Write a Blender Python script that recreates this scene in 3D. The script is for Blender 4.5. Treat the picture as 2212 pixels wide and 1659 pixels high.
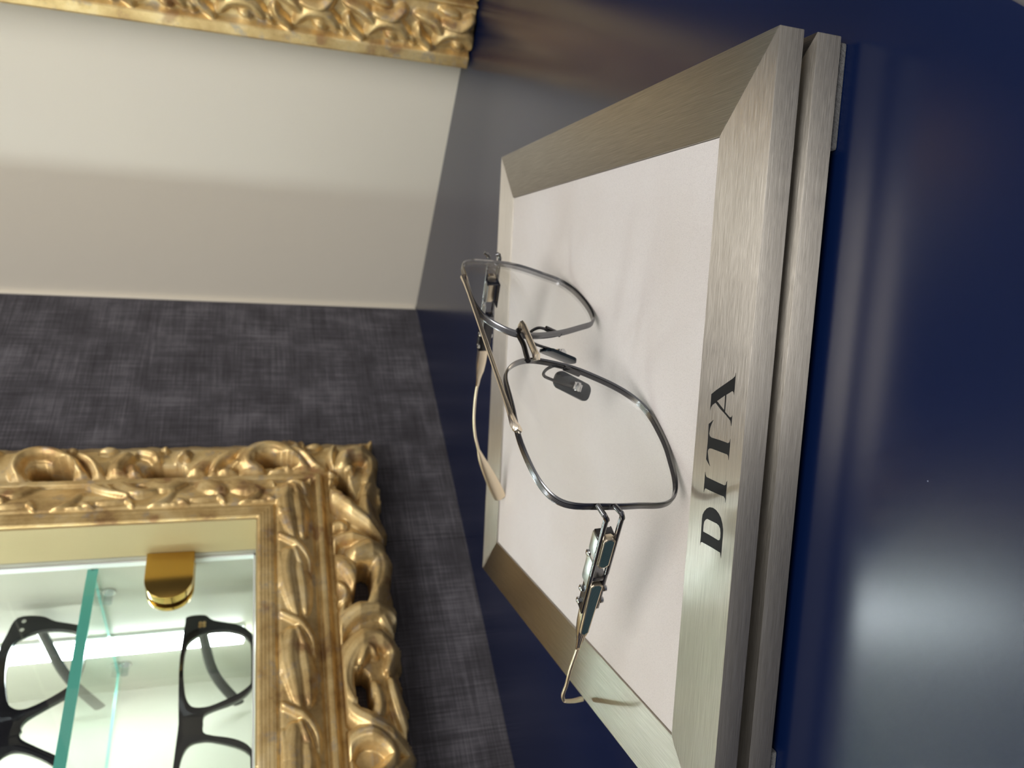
import bpy, bmesh, math, random
import numpy as np
from mathutils import Vector, Matrix
random.seed(3)
for o in list(bpy.data.objects): bpy.data.objects.remove(o)
SCN = bpy.context.scene
COL = SCN.collection

# ------------------------------------------------------------------ camera (a phone held upright, so the frame lies on its side)
FPX = 1658.2386
cam_right = Vector((-0.2212, -0.2296, -0.9478)).normalized()      # image right = towards the counter
cam_fwd = Vector((0.6731, 0.6673, -0.3187)).normalized()
cam_down = cam_fwd.cross(cam_right).normalized()
cd = bpy.data.cameras.new('camera'); cam = bpy.data.objects.new('camera', cd); COL.objects.link(cam)
m = Matrix.Identity(4)
for i in range(3):
    m[i][0] = cam_right[i]; m[i][1] = -cam_down[i]; m[i][2] = -cam_fwd[i]
m[0][3], m[1][3], m[2][3] = -0.5616, -0.4553, 0.1444
cam.matrix_world = m
cd.sensor_fit = 'HORIZONTAL'; cd.sensor_width = 36; cd.lens = 36 * FPX / 2212
cd.clip_start = 0.005; cd.clip_end = 30
cd.dof.use_dof = True; cd.dof.focus_distance = 0.215; cd.dof.aperture_fstop = 22
SCN.camera = cam

# ------------------------------------------------------------------ world and lamps
W = bpy.data.worlds.new('world'); SCN.world = W; W.use_nodes = True
nt = W.node_tree; bg = nt.nodes['Background']
tc = nt.nodes.new('ShaderNodeTexCoord'); sx = nt.nodes.new('ShaderNodeSeparateXYZ'); rp = nt.nodes.new('ShaderNodeValToRGB')
mp = nt.nodes.new('ShaderNodeMapRange'); mp.inputs[1].default_value = -1; mp.inputs[2].default_value = 1
nt.links.new(tc.outputs['Generated'], sx.inputs[0]); nt.links.new(sx.outputs[2], mp.inputs[0]); nt.links.new(mp.outputs[0], rp.inputs[0])
rp.color_ramp.elements[0].position = 0.25; rp.color_ramp.elements[0].color = (0.22, 0.21, 0.21, 1)
rp.color_ramp.elements[1].position = 0.62; rp.color_ramp.elements[1].color = (0.56, 0.55, 0.54, 1)
nt.links.new(rp.outputs[0], bg.inputs[0]); bg.inputs[1].default_value = WORLD_STRENGTH = 0.80

def area(name, loc, target, size, power, col=(1, 0.965, 0.92)):
    l = bpy.data.lights.new(name, 'AREA'); l.shape = 'RECTANGLE'; l.size, l.size_y = size; l.energy = power; l.color = col
    o = bpy.data.objects.new(name, l); COL.objects.link(o); o.location = loc
    o.rotation_euler = (Vector(target) - Vector(loc)).to_track_quat('-Z', 'Y').to_euler()
    return o
area('ceiling_lamp_key', (0.42, -0.66, 1.30), (-0.42, -0.25, 0), (0.36, 0.36), 11.0)
area('ceiling_lamp_room', (-1.1, -1.1, 1.6), (-0.35, -0.15, 0.1), (0.9, 0.9), 30.0, (1, 0.97, 0.93))

SCN.view_settings.view_transform = 'Standard'; SCN.view_settings.look = 'None'
SCN.view_settings.gamma = 1; SCN.view_settings.use_curve_mapping = False
SCN.view_settings.exposure = 0.0

LED_STRENGTH = 44.0
DATA = {"let":{"D":[[[-26.42,-98.0],[-25.61,-98.15],[-25.19,-98.71],[-25.13,-100.24],[-25.05,-103.82],[-25.09,-108.08],[-26.52,-108.61],[-24.28,-108.63],[-22.06,-108.59],[-20.38,-108.62],[-18.53,-108.49],[-16.93,-107.93],[-15.45,-106.96],[-14.58,-105.79],[-13.99,-104.36],[-13.84,-102.78],[-14.12,-101.24],[-14.85,-99.95],[-15.99,-98.8],[-17.25,-98.06],[-18.69,-97.91],[-20.99,-98.0],[-23.87,-98.11]],[[-21.97,-99.0],[-20.22,-98.95],[-19.01,-99.14],[-18.24,-99.74],[-17.75,-100.57],[-17.71,-102.75],[-17.65,-105.28],[-17.87,-106.37],[-18.52,-107.13],[-19.64,-107.48],[-20.95,-107.57],[-21.71,-107.31],[-22.03,-106.68],[-21.99,-104.94],[-21.94,-102.18]]],"I":[[[-4.75,-97.63],[-5.47,-97.85],[-6.07,-98.38],[-6.12,-100.24],[-6.18,-103.6],[-6.18,-107.4],[-5.82,-108.01],[-5.07,-108.16],[-4.66,-108.39],[-6.17,-108.46],[-7.82,-108.43],[-9.68,-108.51],[-10.74,-108.39],[-9.7,-108.18],[-9.27,-107.58],[-9.39,-104.76],[-9.44,-100.73],[-9.37,-98.43],[-9.86,-97.99],[-10.71,-97.75],[-9.46,-97.64],[-7.32,-97.66],[-5.62,-97.59]]],"T":[[[10.66,-99.57],[9.2,-98.68],[7.75,-98.16],[6.45,-97.98],[5.81,-98.44],[5.57,-99.31],[5.69,-103.16],[5.64,-107.34],[6.02,-107.97],[7.04,-108.25],[5.0,-108.37],[2.98,-108.33],[1.1,-108.26],[2.19,-107.93],[2.49,-107.46],[2.5,-104.33],[2.5,-99.85],[2.32,-98.77],[1.87,-98.18],[1.2,-98.0],[-0.57,-98.54],[-1.9,-99.2],[-2.61,-99.73],[-1.76,-98.44],[-1.07,-97.55],[1.1,-97.55],[3.76,-97.63],[6.38,-97.58],[9.11,-97.37],[9.83,-98.41]]],"A":[[[25.06,-108.15],[24.07,-107.91],[23.39,-107.05],[21.3,-103.42],[19.14,-99.66],[17.69,-97.46],[15.72,-97.54],[13.01,-97.51],[13.96,-97.8],[14.8,-98.52],[15.61,-99.87],[14.26,-102.43],[13.17,-105.0],[11.89,-107.56],[10.51,-108.19],[11.66,-108.21],[13.5,-108.2],[12.93,-107.89],[12.78,-107.04],[13.89,-104.74],[16.27,-104.75],[18.59,-104.71],[20.01,-107.35],[19.74,-107.87],[19.1,-108.15],[20.7,-108.21],[22.75,-108.2]],[[18.36,-104.15],[16.19,-100.51],[14.27,-104.24],[16.42,-104.23]]]},"S":[["h",4.3,0,[[-364.5,84.2],[-372.2,84.3],[-379.9,83.3]]],["r",4.8,8,[[-343.8,98.5],[-331.3,93.9],[-324.3,84.7],[-321.6,72.0],[-323.4,61.3],[-330.2,57.2]]],["r",1.5,6,[[-320.6,91.3],[-330.5,95.6],[-346.7,99.3]]],["r",5.8,9,[[-378.6,91.3],[-368.7,94.9],[-356.9,93.5],[-346.3,86.5],[-341.4,76.6],[-344.5,66.8],[-351.1,63.6],[-361.3,68.3]]],["r",3.1,7,[[-356.0,84.9],[-347.9,79.5],[-352.8,75.2]]],["r",4.4,8,[[-373.0,95.2],[-382.8,91.6],[-390.3,83.6],[-396.4,73.0],[-403.1,65.4],[-410.5,58.9]]],["r",3.9,6,[[-370.8,77.0],[-380.1,75.7],[-388.0,77.7]]],["r",3.5,7,[[-367.7,66.9],[-378.9,64.5],[-393.1,61.3],[-403.8,59.0]]],["r",3.6,6,[[-329.4,55.6],[-345.6,54.5]]],["r",3.6,5,[[-322.2,67.9],[-336.1,61.3]]],["r",4.1,9,[[-411.5,98.2],[-399.1,92.9],[-397.4,82.2],[-404.2,72.9],[-416.5,68.6]]],["r",1.6,6,[[-359.3,85.2],[-360.6,89.7]]],["h",3.5,0,[[-202.5,139.2],[-203.2,129.1],[-205.7,118.1]]],["h",4.7,0,[[-220.9,84.8],[-228.4,83.8],[-236.7,81.6]]],["h",5.0,0,[[-295.6,77.2],[-304.1,77.6],[-314.2,80.8]]],["r",5.9,9,[[-210.7,142.3],[-205.5,148.4],[-196.8,145.4],[-191.0,136.9],[-192.7,126.7],[-202.0,118.2],[-210.0,111.2],[-223.3,104.3],[-221.9,93.6]]],["r",3.7,8,[[-193.0,117.9],[-201.8,109.4],[-208.9,104.0],[-215.1,96.3],[-217.9,90.9]]],["r",2.6,7,[[-191.9,89.3],[-202.7,92.1],[-212.3,90.5]]],["r",3.0,5,[[-190.0,106.3],[-188.9,98.1]]],["r",6.3,9,[[-209.4,84.9],[-200.8,79.3],[-198.1,70.5],[-200.2,62.3],[-211.3,62.6],[-221.9,67.4]]],["r",4.2,7,[[-212.9,80.1],[-214.8,78.6]]],["r",3.6,6,[[-189.6,68.6],[-192.5,67.9]]],["r",4.5,6,[[-179.8,58.0],[-185.7,55.8]]],["r",3.4,5,[[-191.0,56.3],[-200.0,55.5]]],["r",5.6,10,[[-232.4,101.0],[-238.0,91.5],[-249.1,82.4],[-258.3,71.2],[-268.3,61.1]]],["r",5.9,8,[[-239.5,70.0],[-251.5,70.4],[-258.6,64.2],[-267.5,57.3]]],["r",4.5,6,[[-221.1,63.5],[-233.5,68.4],[-239.9,70.8]]],["r",3.3,5,[[-222.6,58.0],[-234.3,55.8]]],["r",4.0,6,[[-260.6,95.8],[-258.7,90.4],[-261.5,86.8]]],["r",3.6,7,[[-280.0,97.0],[-272.1,94.3],[-269.6,86.0],[-270.8,76.9],[-272.6,68.3]]],["r",7.6,10,[[-284.1,81.4],[-280.0,70.9],[-281.9,62.7],[-291.8,60.9],[-305.6,64.7],[-318.1,73.3],[-322.4,77.4]]],["r",3.6,9,[[-282.9,82.0],[-283.6,80.5]]],["r",6.1,8,[[-286.5,96.7],[-290.0,91.1],[-298.9,86.1],[-307.6,84.6]]],["r",3.0,7,[[-309.5,99.1],[-304.1,94.9],[-309.1,90.3],[-315.3,91.4],[-316.2,96.4]]],["r",1.6,6,[[-317.6,90.8],[-324.0,93.3],[-332.3,96.0]]],["r",2.5,5,[[-269.8,54.8],[-291.8,54.3],[-309.1,54.8]]],["r",4.1,5,[[-212.3,130.8],[-212.7,121.4]]],["r",2.1,5,[[-219.4,140.1],[-221.6,134.0],[-229.9,131.2]]],["L",2.0,5,[[-326.4,129.4],[-329.8,122.7],[-333.7,116.1],[-341.6,111.2],[-351.3,110.5]]],["L",4.5,6,[[-340.1,123.0],[-351.6,124.4],[-365.6,122.7],[-381.3,120.0]]],["L",3.4,6,[[-348.9,116.1],[-362.9,114.4],[-379.8,114.1]]],["L",2.3,4,[[-341.2,129.1],[-350.9,128.7],[-362.1,129.9]]],["L",2.1,5,[[-336.7,119.6],[-347.3,115.4],[-358.8,112.6]]],["h",2.4,0,[[-205.3,274.8],[-205.9,266.2],[-207.0,258.1]]],["h",2.3,0,[[-209.0,207.1],[-208.9,199.2],[-208.7,192.0]]],["r",3.7,9,[[-211.3,284.0],[-205.0,286.8],[-197.0,284.3],[-192.4,277.5],[-193.3,267.4],[-199.3,258.9],[-206.0,252.2],[-220.3,242.7],[-230.6,232.5],[-237.3,218.4]]],["r",1.8,6,[[-219.9,273.2],[-221.4,265.5],[-220.9,257.8],[-212.1,252.4]]],["r",4.1,7,[[-226.0,289.2],[-229.7,280.8],[-222.5,274.3],[-221.3,269.2]]],["r",2.7,8,[[-196.4,251.5],[-202.6,243.8],[-209.1,239.8],[-221.8,234.2],[-231.8,227.2]]],["r",4.7,9,[[-198.2,222.9],[-205.1,227.8],[-211.6,228.0],[-226.6,222.0],[-234.5,212.2],[-232.1,202.5]]],["r",4.1,8,[[-207.4,219.4],[-220.0,214.1],[-222.7,207.9],[-229.2,198.1],[-222.0,188.5],[-208.6,178.7],[-200.1,168.0],[-193.3,156.8]]],["r",3.4,6,[[-192.6,216.0],[-195.5,207.8],[-202.1,204.4]]],["r",5.2,8,[[-196.2,189.6],[-198.9,187.2]]],["r",2.8,7,[[-210.1,169.9],[-201.9,164.9],[-194.2,153.0],[-191.9,141.4]]],["r",3.9,7,[[-204.7,154.3],[-207.2,153.6]]],["r",6.5,8,[[-212.8,161.7],[-229.4,152.4],[-233.6,141.4]]],["r",6.1,8,[[-220.6,175.0],[-229.8,168.8],[-235.2,163.6]]],["r",2.9,5,[[-189.9,239.0],[-188.9,230.7]]],["r",3.0,5,[[-189.2,258.4],[-190.6,254.1]]],["r",3.0,5,[[-189.8,201.9],[-189.9,199.0]]],["M",2.2,4,[[-247.0,256.6],[-240.7,248.9],[-231.9,244.3]]],["M",2.2,5,[[-242.6,242.2],[-246.3,236.7]]],["M",2.4,4,[[-246.9,245.5],[-247.0,241.7]]],["M",2.6,4,[[-255.6,262.1],[-252.0,253.1],[-247.4,246.7],[-254.8,238.5]]],["M",2.8,5,[[-252.7,235.6],[-255.9,228.9]]],["M",2.4,4,[[-254.8,224.1],[-255.1,219.0]]],["M",1.9,4,[[-242.1,234.2],[-241.0,218.2]]],["M",1.7,4,[[-238.8,218.5],[-246.2,214.4]]]],"G":{"g2":[-7.6,[[0.0,30.1],[2.9,30.3],[6.8,27.8],[11.4,12.4],[17.1,3.5],[25.2,1.1],[52.7,1.2],[60.6,4.6],[66.5,12.2],[71.5,27.0],[76.4,33.1],[76.1,43.6],[70.7,44.7],[57.4,45.6],[38.3,46.1],[15.6,44.9],[1.9,44.0]],[[53.9,43.3],[60.7,38.1],[63.8,31.1],[63.9,19.4],[60.2,9.1],[54.6,3.8],[47.8,2.3],[25.3,2.1],[20.1,3.5],[15.0,11.1],[10.0,24.6],[9.1,31.2],[10.2,37.3],[15.1,40.9],[22.7,42.7],[38.1,44.4]]],"g1":[2.0,[[0.0,29.1],[2.4,29.6],[6.1,27.3],[11.8,18.2],[18.2,7.6],[23.6,4.7],[38.3,2.4],[50.8,3.1],[64.0,6.7],[67.0,12.4],[70.6,23.5],[75.6,32.8],[75.6,45.8],[63.5,49.1],[52.9,50.7],[37.1,50.0],[19.0,46.9],[1.9,43.4]],[[47.8,46.1],[58.3,44.4],[61.9,40.6],[65.1,33.6],[65.7,24.0],[64.1,15.9],[61.9,10.3],[58.4,7.2],[49.4,4.6],[37.0,4.1],[26.0,5.7],[20.7,10.5],[15.4,18.8],[11.6,27.1],[11.0,33.0],[13.6,37.6],[18.1,40.2],[32.8,44.3]]]},"lens":[[29.884,29.69,29.464,29.264,29.15,29.181,29.406,29.769,30.214,30.68,31.069,31.285,31.276,31.037,30.59,30.002,29.336,28.657,27.982,27.323,26.702,26.137,25.65,25.241,24.915,24.674,24.518,24.437,24.428,24.488,24.614,24.805,25.057,25.367,25.734,26.155,26.627,27.148,27.715,28.326,28.977,29.668,30.394,31.149,31.9,32.551,33.039,33.409,33.696,33.92,34.089,34.168,34.122,33.905,33.497,32.957,32.347,31.699,31.043,30.406,29.812,29.26,28.747,28.272,27.835,27.442,27.095,26.801,26.563,26.386,26.272,26.218,26.227,26.303,26.447,26.641,26.843,27.01,27.103,27.088,26.958,26.751,26.512,26.285,26.081,25.904,25.754,25.638,25.556,25.513,25.513,25.558,25.653,25.794,25.983,26.225,26.529,26.901,27.35,27.864,28.421,28.998,29.573,30.129,30.592,30.845,30.775,30.268,29.586,29.038,28.741,28.651,28.726,28.922,29.192,29.482,29.741,29.915,29.997,29.987],[28.13,28.237,28.397,28.625,28.932,29.331,29.813,30.337,30.862,31.346,31.72,31.907,31.874,31.637,31.225,30.695,30.103,29.491,28.89,28.333,27.825,27.368,26.965,26.61,26.302,26.037,25.81,25.609,25.44,25.308,25.22,25.182,25.2,25.279,25.427,25.649,25.952,26.34,26.822,27.402,28.087,28.883,29.796,30.76,31.695,32.524,33.168,33.638,33.971,34.184,34.279,34.248,34.038,33.615,33.023,32.337,31.644,31.003,30.431,29.947,29.524,29.134,28.749,28.348,27.964,27.629,27.379,27.209,27.112,27.08,27.102,27.168,27.267,27.392,27.533,27.678,27.811,27.914,27.975,27.983,27.926,27.789,27.59,27.356,27.108,26.866,26.65,26.49,26.398,26.367,26.388,26.45,26.547,26.662,26.792,26.959,27.188,27.503,27.919,28.414,28.96,29.532,30.101,30.64,31.118,31.483,31.677,31.656,31.413,31.015,30.521,29.98,29.443,28.96,28.579,28.318,28.155,28.067,28.041,28.066]],"pose":[0.117459,0.018081,0.107567,-0.38126,-0.298198,0.046321,0.108526,0.038992,0.0,6.505418]}
# ------------------------------------------------------------------ helpers
def link(o, parent=None):
    COL.objects.link(o)
    if parent is not None: o.parent = parent
    return o
def tag(o, label=None, cat=None, group=None, kind=None):
    if label: o['label'] = label
    if cat: o['category'] = cat
    if group: o['group'] = group
    if kind: o['kind'] = kind
    return o
def empty(name, loc=(0, 0, 0), rz=0.0, label=None, cat=None, group=None):
    o = bpy.data.objects.new(name, None); COL.objects.link(o); o.location = loc; o.rotation_euler = (0, 0, rz)
    o.empty_display_size = 0.01
    return tag(o, label, cat, group)

class MB:
    """collects shapes of ONE part; built as one mesh object"""
    def __init__(s): s.v = []; s.f = []; s.uv = None; s.sm = []
    def add(s, v, f, smooth=False):
        n = len(s.v); s.v += [tuple(map(float, p)) for p in v]; s.f += [tuple(i + n for i in q) for q in f]; s.sm += [smooth] * len(f)
        return s
    def box(s, a, b):
        x0, y0, z0 = a; x1, y1, z1 = b
        v = [(x0, y0, z0), (x1, y0, z0), (x1, y1, z0), (x0, y1, z0), (x0, y0, z1), (x1, y0, z1), (x1, y1, z1), (x0, y1, z1)]
        return s.add(v, [(0, 3, 2, 1), (4, 5, 6, 7), (0, 1, 5, 4), (1, 2, 6, 5), (2, 3, 7, 6), (3, 0, 4, 7)])
    def obox(s, c, ax, ay, az, hx, hy, hz, cb=0.0):
        """oriented box; cb chamfers the four edges running along az"""
        c, ax, ay, az = map(Vector, (c, ax, ay, az))
        if cb > 0: sec = [(-hx + cb, -hy), (hx - cb, -hy), (hx, -hy + cb), (hx, hy - cb), (hx - cb, hy), (-hx + cb, hy), (-hx, hy - cb), (-hx, -hy + cb)]
        else: sec = [(-hx, -hy), (hx, -hy), (hx, hy), (-hx, hy)]
        n = len(sec); v = [c + ax * p + ay * q - az * hz for p, q in sec] + [c + ax * p + ay * q + az * hz for p, q in sec]
        f = [tuple(range(n))[::-1], tuple(range(n, 2 * n))] + [(i, (i + 1) % n, n + (i + 1) % n, n + i) for i in range(n)]
        return s.add(v, f)
    def tube(s, pts, r, n=12, closed=False, cap=True, ref=None, ell=None):
        """swept round (or elliptic: ell = per-point (ra, rb)) section"""
        P = [Vector(p) for p in pts]; N = len(P)
        T = []
        for i in range(N):
            a = P[(i - 1) % N] if (closed or i > 0) else P[i]; b = P[(i + 1) % N] if (closed or i < N - 1) else P[i]
            T.append((b - a).normalized())
        u = Vector(ref) if ref is not None else (Vector((0, 0, 1)) if abs(T[0].z) < .9 else Vector((1, 0, 0)))
        rings = []
        for i in range(N):
            if ref is not None: u = Vector(ref)
            u = (u - T[i] * u.dot(T[i])).normalized(); w = T[i].cross(u)
            ra, rb = (ell[i] if ell else ((r[i] if hasattr(r, '__len__') else r),) * 2)
            rings.append([P[i] + u * (ra * math.cos(2 * math.pi * k / n)) + w * (rb * math.sin(2 * math.pi * k / n)) for k in range(n)])
        v = [p for q in rings for p in q]; f = []
        for i in range(N if closed else N - 1):
            j = (i + 1) % N
            for k in range(n): f.append((i * n + k, i * n + (k + 1) % n, j * n + (k + 1) % n, j * n + k))
        if cap and not closed:
            f.append(tuple(range(n))[::-1]); f.append(tuple((N - 1) * n + k for k in range(n)))
        return s.add(v, f, True)
    def strip(s, rings, closed=True, smooth=True):
        """rings: equal-length closed section loops, joined along the path"""
        n = len(rings[0]); N = len(rings); v = [p for q in rings for p in q]; f = []
        for i in range(N if closed else N - 1):
            j = (i + 1) % N
            for k in range(n): f.append((i * n + k, i * n + (k + 1) % n, j * n + (k + 1) % n, j * n + k))
        if not closed: f.append(tuple(range(n))[::-1]); f.append(tuple((N - 1) * n + k for k in range(n)))
        return s.add(v, f, smooth)
    def build(s, name, mat, parent=None, bevel=0.0, seg=2, autos=True, uvf=None, label=None, matrix=None):
        me = bpy.data.meshes.new(name); me.from_pydata(s.v, [], s.f); me.update()
        bm = bmesh.new(); bm.from_mesh(me)
        bmesh.ops.recalc_face_normals(bm, faces=bm.faces)
        if bevel > 0:
            es = [e for e in bm.edges if len(e.link_faces) == 2 and e.calc_face_angle(0) > 0.5]
            bmesh.ops.bevel(bm, geom=es, offset=bevel, segments=seg, profile=0.6, affect='EDGES', clamp_overlap=True)
        bm.to_mesh(me); bm.free()
        if any(s.sm) or bevel > 0:
            for p in me.polygons: p.use_smooth = True
            me.set_sharp_from_angle(angle=math.radians(40))
        if uvf:
            uvl = me.uv_layers.new(name='UVMap')
            for lp in me.loops: uvl.data[lp.index].uv = uvf(me.vertices[lp.vertex_index].co)
        me.materials.append(mat)
        o = bpy.data.objects.new(name, me); link(o, parent)
        if matrix is not None: o.matrix_local = matrix
        if label: o['label'] = label
        return o

def poly_extrude(mb, loops, z0, z1, tr):
    """a flat shape with holes, extruded between z0 and z1; tr maps (x, y, z) to the place"""
    bm = bmesh.new()
    es = []
    for lp in loops:
        vs = [bm.verts.new((x, y, 0)) for x, y in lp]
        es += [bm.edges.new((vs[i], vs[(i + 1) % len(vs)])) for i in range(len(vs))]
    bmesh.ops.triangle_fill(bm, use_beauty=True, use_dissolve=False, edges=es)
    bm.verts.ensure_lookup_table(); bm.verts.index_update()
    base = [(v.co.x, v.co.y) for v in bm.verts]; tris = [tuple(v.index for v in f.verts) for f in bm.faces]; n = len(base)
    be = [(e.verts[0].index, e.verts[1].index) for e in bm.edges if len(e.link_faces) == 1]
    bm.free()
    v = [tr(x, y, z0) for x, y in base] + [tr(x, y, z1) for x, y in base]
    f = [t[::-1] for t in tris] + [tuple(i + n for i in t) for t in tris] + [(a, b, b + n, a + n) for a, b in be]
    mb.add(v, f)
    return mb

def smooth_loop(pts, k=6, closed=True):
    P = [np.array(p, float) for p in pts]; N = len(P); out = []
    for i in range(N if closed else N - 1):
        p0, p1, p2, p3 = (P[(i + d) % N] if closed else P[min(max(i + d, 0), N - 1)] for d in (-1, 0, 1, 2))
        for j in range(k):
            t = j / k
            out.append(0.5 * ((2 * p1) + (-p0 + p2) * t + (2 * p0 - 5 * p1 + 4 * p2 - p3) * t * t + (-p0 + 3 * p1 - 3 * p2 + p3) * t ** 3))
    if not closed: out.append(P[-1])
    return out

# ------------------------------------------------------------------ materials
def newmat(name):
    m = bpy.data.materials.new(name); m.use_nodes = True; nt = m.node_tree
    return m, nt, nt.nodes['Principled BSDF']
def N(nt, t, **kw):
    n = nt.nodes.new(t)
    for k, v in kw.items():
        if k in n.inputs: n.inputs[k].default_value = v
        else: setattr(n, k, v)
    return n
def coords(nt, scale=(1, 1, 1), kind='Object', rot=(0, 0, 0)):
    tc = N(nt, 'ShaderNodeTexCoord'); mp = N(nt, 'ShaderNodeMapping'); mp.inputs['Scale'].default_value = scale; mp.inputs['Rotation'].default_value = rot
    nt.links.new(tc.outputs[kind], mp.inputs['Vector']); return mp.outputs[0]
def noise(nt, vec, scale, detail=3, rough=.5):
    n = N(nt, 'ShaderNodeTexNoise'); n.inputs['Scale'].default_value = scale; n.inputs['Detail'].default_value = detail; n.inputs['Roughness'].default_value = rough
    nt.links.new(vec, n.inputs['Vector']); return n.outputs[0]
def ramp(nt, fac, stops):
    r = N(nt, 'ShaderNodeValToRGB'); e = r.color_ramp.elements
    while len(e) < len(stops): e.new(.5)
    for q, (p, c) in zip(e, stops): q.position = p; q.color = (*c, 1) if len(c) == 3 else c
    nt.links.new(fac, r.inputs[0]); return r.outputs[0]
def bump(nt, b, h, strength, dist):
    n = N(nt, 'ShaderNodeBump'); n.inputs['Strength'].default_value = strength; n.inputs['Distance'].default_value = dist
    nt.links.new(h, n.inputs['Height']); nt.links.new(n.outputs[0], b.inputs['Normal']); return n
def simple(name, col, rough=.5, metal=0., spec=.5, **kw):
    m, nt, b = newmat(name); b.inputs['Base Color'].default_value = (*col, 1); b.inputs['Roughness'].default_value = rough
    b.inputs['Metallic'].default_value = metal; b.inputs['Specular IOR Level'].default_value = spec
    for k, v in kw.items(): b.inputs[k].default_value = v
    return m

def mat_brushed():
    m, nt, b = newmat('brushed_nickel')
    v1 = coords(nt, (60, 4200, 4200)); n1 = noise(nt, v1, 1.0, 4, .6)
    v2 = coords(nt, (220, 7000, 7000)); n2 = noise(nt, v2, 1.0, 3, .6)
    mx = N(nt, 'ShaderNodeMath', operation='MULTIPLY_ADD'); nt.links.new(n2, mx.inputs[0]); mx.inputs[1].default_value = .5; nt.links.new(n1, mx.inputs[2])
    nt.links.new(ramp(nt, n1, [(.30, (.40, .37, .32)), (.50, (.50, .465, .41)), (.70, (.62, .585, .525))]), b.inputs['Base Color'])
    b.inputs['Metallic'].default_value = 1; b.inputs['Anisotropic'].default_value = .95; b.inputs['Roughness'].default_value = .36
    nt.links.new(ramp(nt, n2, [(.3, (.32,) * 3), (.7, (.44,) * 3)]), b.inputs['Roughness'])
    tg = N(nt, 'ShaderNodeTangent', direction_type='UV_MAP'); nt.links.new(tg.outputs[0], b.inputs['Tangent'])
    bump(nt, b, mx.outputs[0], .35, .00012)
    return m
def mat_suede():
    m, nt, b = newmat('pale_suede')
    v = coords(nt); n1 = noise(nt, v, 5200, 3, .6); n2 = noise(nt, v, 14, 3, .5)
    c1 = ramp(nt, n2, [(.35, (.585, .535, .50)), (.65, (.64, .60, .585))])
    c2 = ramp(nt, n1, [(.28, (.66,) * 3), (.46, (.97,) * 3), (.8, (1, 1, 1))])
    mx = N(nt, 'ShaderNodeMix', data_type='RGBA', blend_type='MULTIPLY'); mx.inputs[0].default_value = 1
    nt.links.new(c1, mx.inputs[6]); nt.links.new(c2, mx.inputs[7]); nt.links.new(mx.outputs[2], b.inputs['Base Color'])
    b.inputs['Roughness'].default_value = .95; b.inputs['Specular IOR Level'].default_value = .15; b.inputs['Sheen Weight'].default_value = .15
    bump(nt, b, n1, .6, .0002); return m
def mat_counter():
    m, nt, b = newmat('navy_laminate')
    v = coords(nt); n = noise(nt, v, 900, 2, .5)
    b.inputs['Base Color'].default_value = (.0013, .0068, .038, 1)
    b.inputs['Roughness'].default_value = .235; b.inputs['Specular IOR Level'].default_value = .76
    # a few specks of dust
    vo = N(nt, 'ShaderNodeTexVoronoi'); vo.inputs['Scale'].default_value = 70; nt.links.new(v, vo.inputs['Vector'])
    lt = N(nt, 'ShaderNodeMath', operation='LESS_THAN'); nt.links.new(vo.outputs['Distance'], lt.inputs[0]); lt.inputs[1].default_value = .013
    sx_ = N(nt, 'ShaderNodeSeparateColor'); nt.links.new(vo.outputs['Color'], sx_.inputs[0])
    g = N(nt, 'ShaderNodeMath', operation='GREATER_THAN'); nt.links.new(sx_.outputs[0], g.inputs[0]); g.inputs[1].default_value = .8
    mu = N(nt, 'ShaderNodeMath', operation='MULTIPLY'); nt.links.new(lt.outputs[0], mu.inputs[0]); nt.links.new(g.outputs[0], mu.inputs[1])
    mx = N(nt, 'ShaderNodeMix', data_type='RGBA'); nt.links.new(mu.outputs[0], mx.inputs[0]); mx.inputs[6].default_value = (.0013, .0068, .038, 1); mx.inputs[7].default_value = (.25, .27, .3, 1)
    nt.links.new(mx.outputs[2], b.inputs['Base Color'])
    bump(nt, b, n, .12, .00003); return m
def mat_fabric():
    m, nt, b = newmat('heathered_grey_fabric')
    a = noise(nt, coords(nt, (18, 18, 800)), 1, 5, .7); c = noise(nt, coords(nt, (800, 800, 18)), 1, 5, .7); d = noise(nt, coords(nt), 30, 3, .6)
    s1 = N(nt, 'ShaderNodeMath', operation='ADD'); nt.links.new(a, s1.inputs[0]); nt.links.new(c, s1.inputs[1])
    s2 = N(nt, 'ShaderNodeMath', operation='ADD'); nt.links.new(s1.outputs[0], s2.inputs[0]); nt.links.new(d, s2.inputs[1])
    s3 = N(nt, 'ShaderNodeMath', operation='DIVIDE'); nt.links.new(s2.outputs[0], s3.inputs[0]); s3.inputs[1].default_value = 3
    nt.links.new(ramp(nt, s3.outputs[0], [(.40, (.042, .039, .045)), (.50, (.074, .070, .080)), (.60, (.155, .147, .166))]), b.inputs['Base Color'])
    b.inputs['Roughness'].default_value = .9; b.inputs['Specular IOR Level'].default_value = .2
    bump(nt, b, s3.outputs[0], .5, .0006); return m
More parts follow.
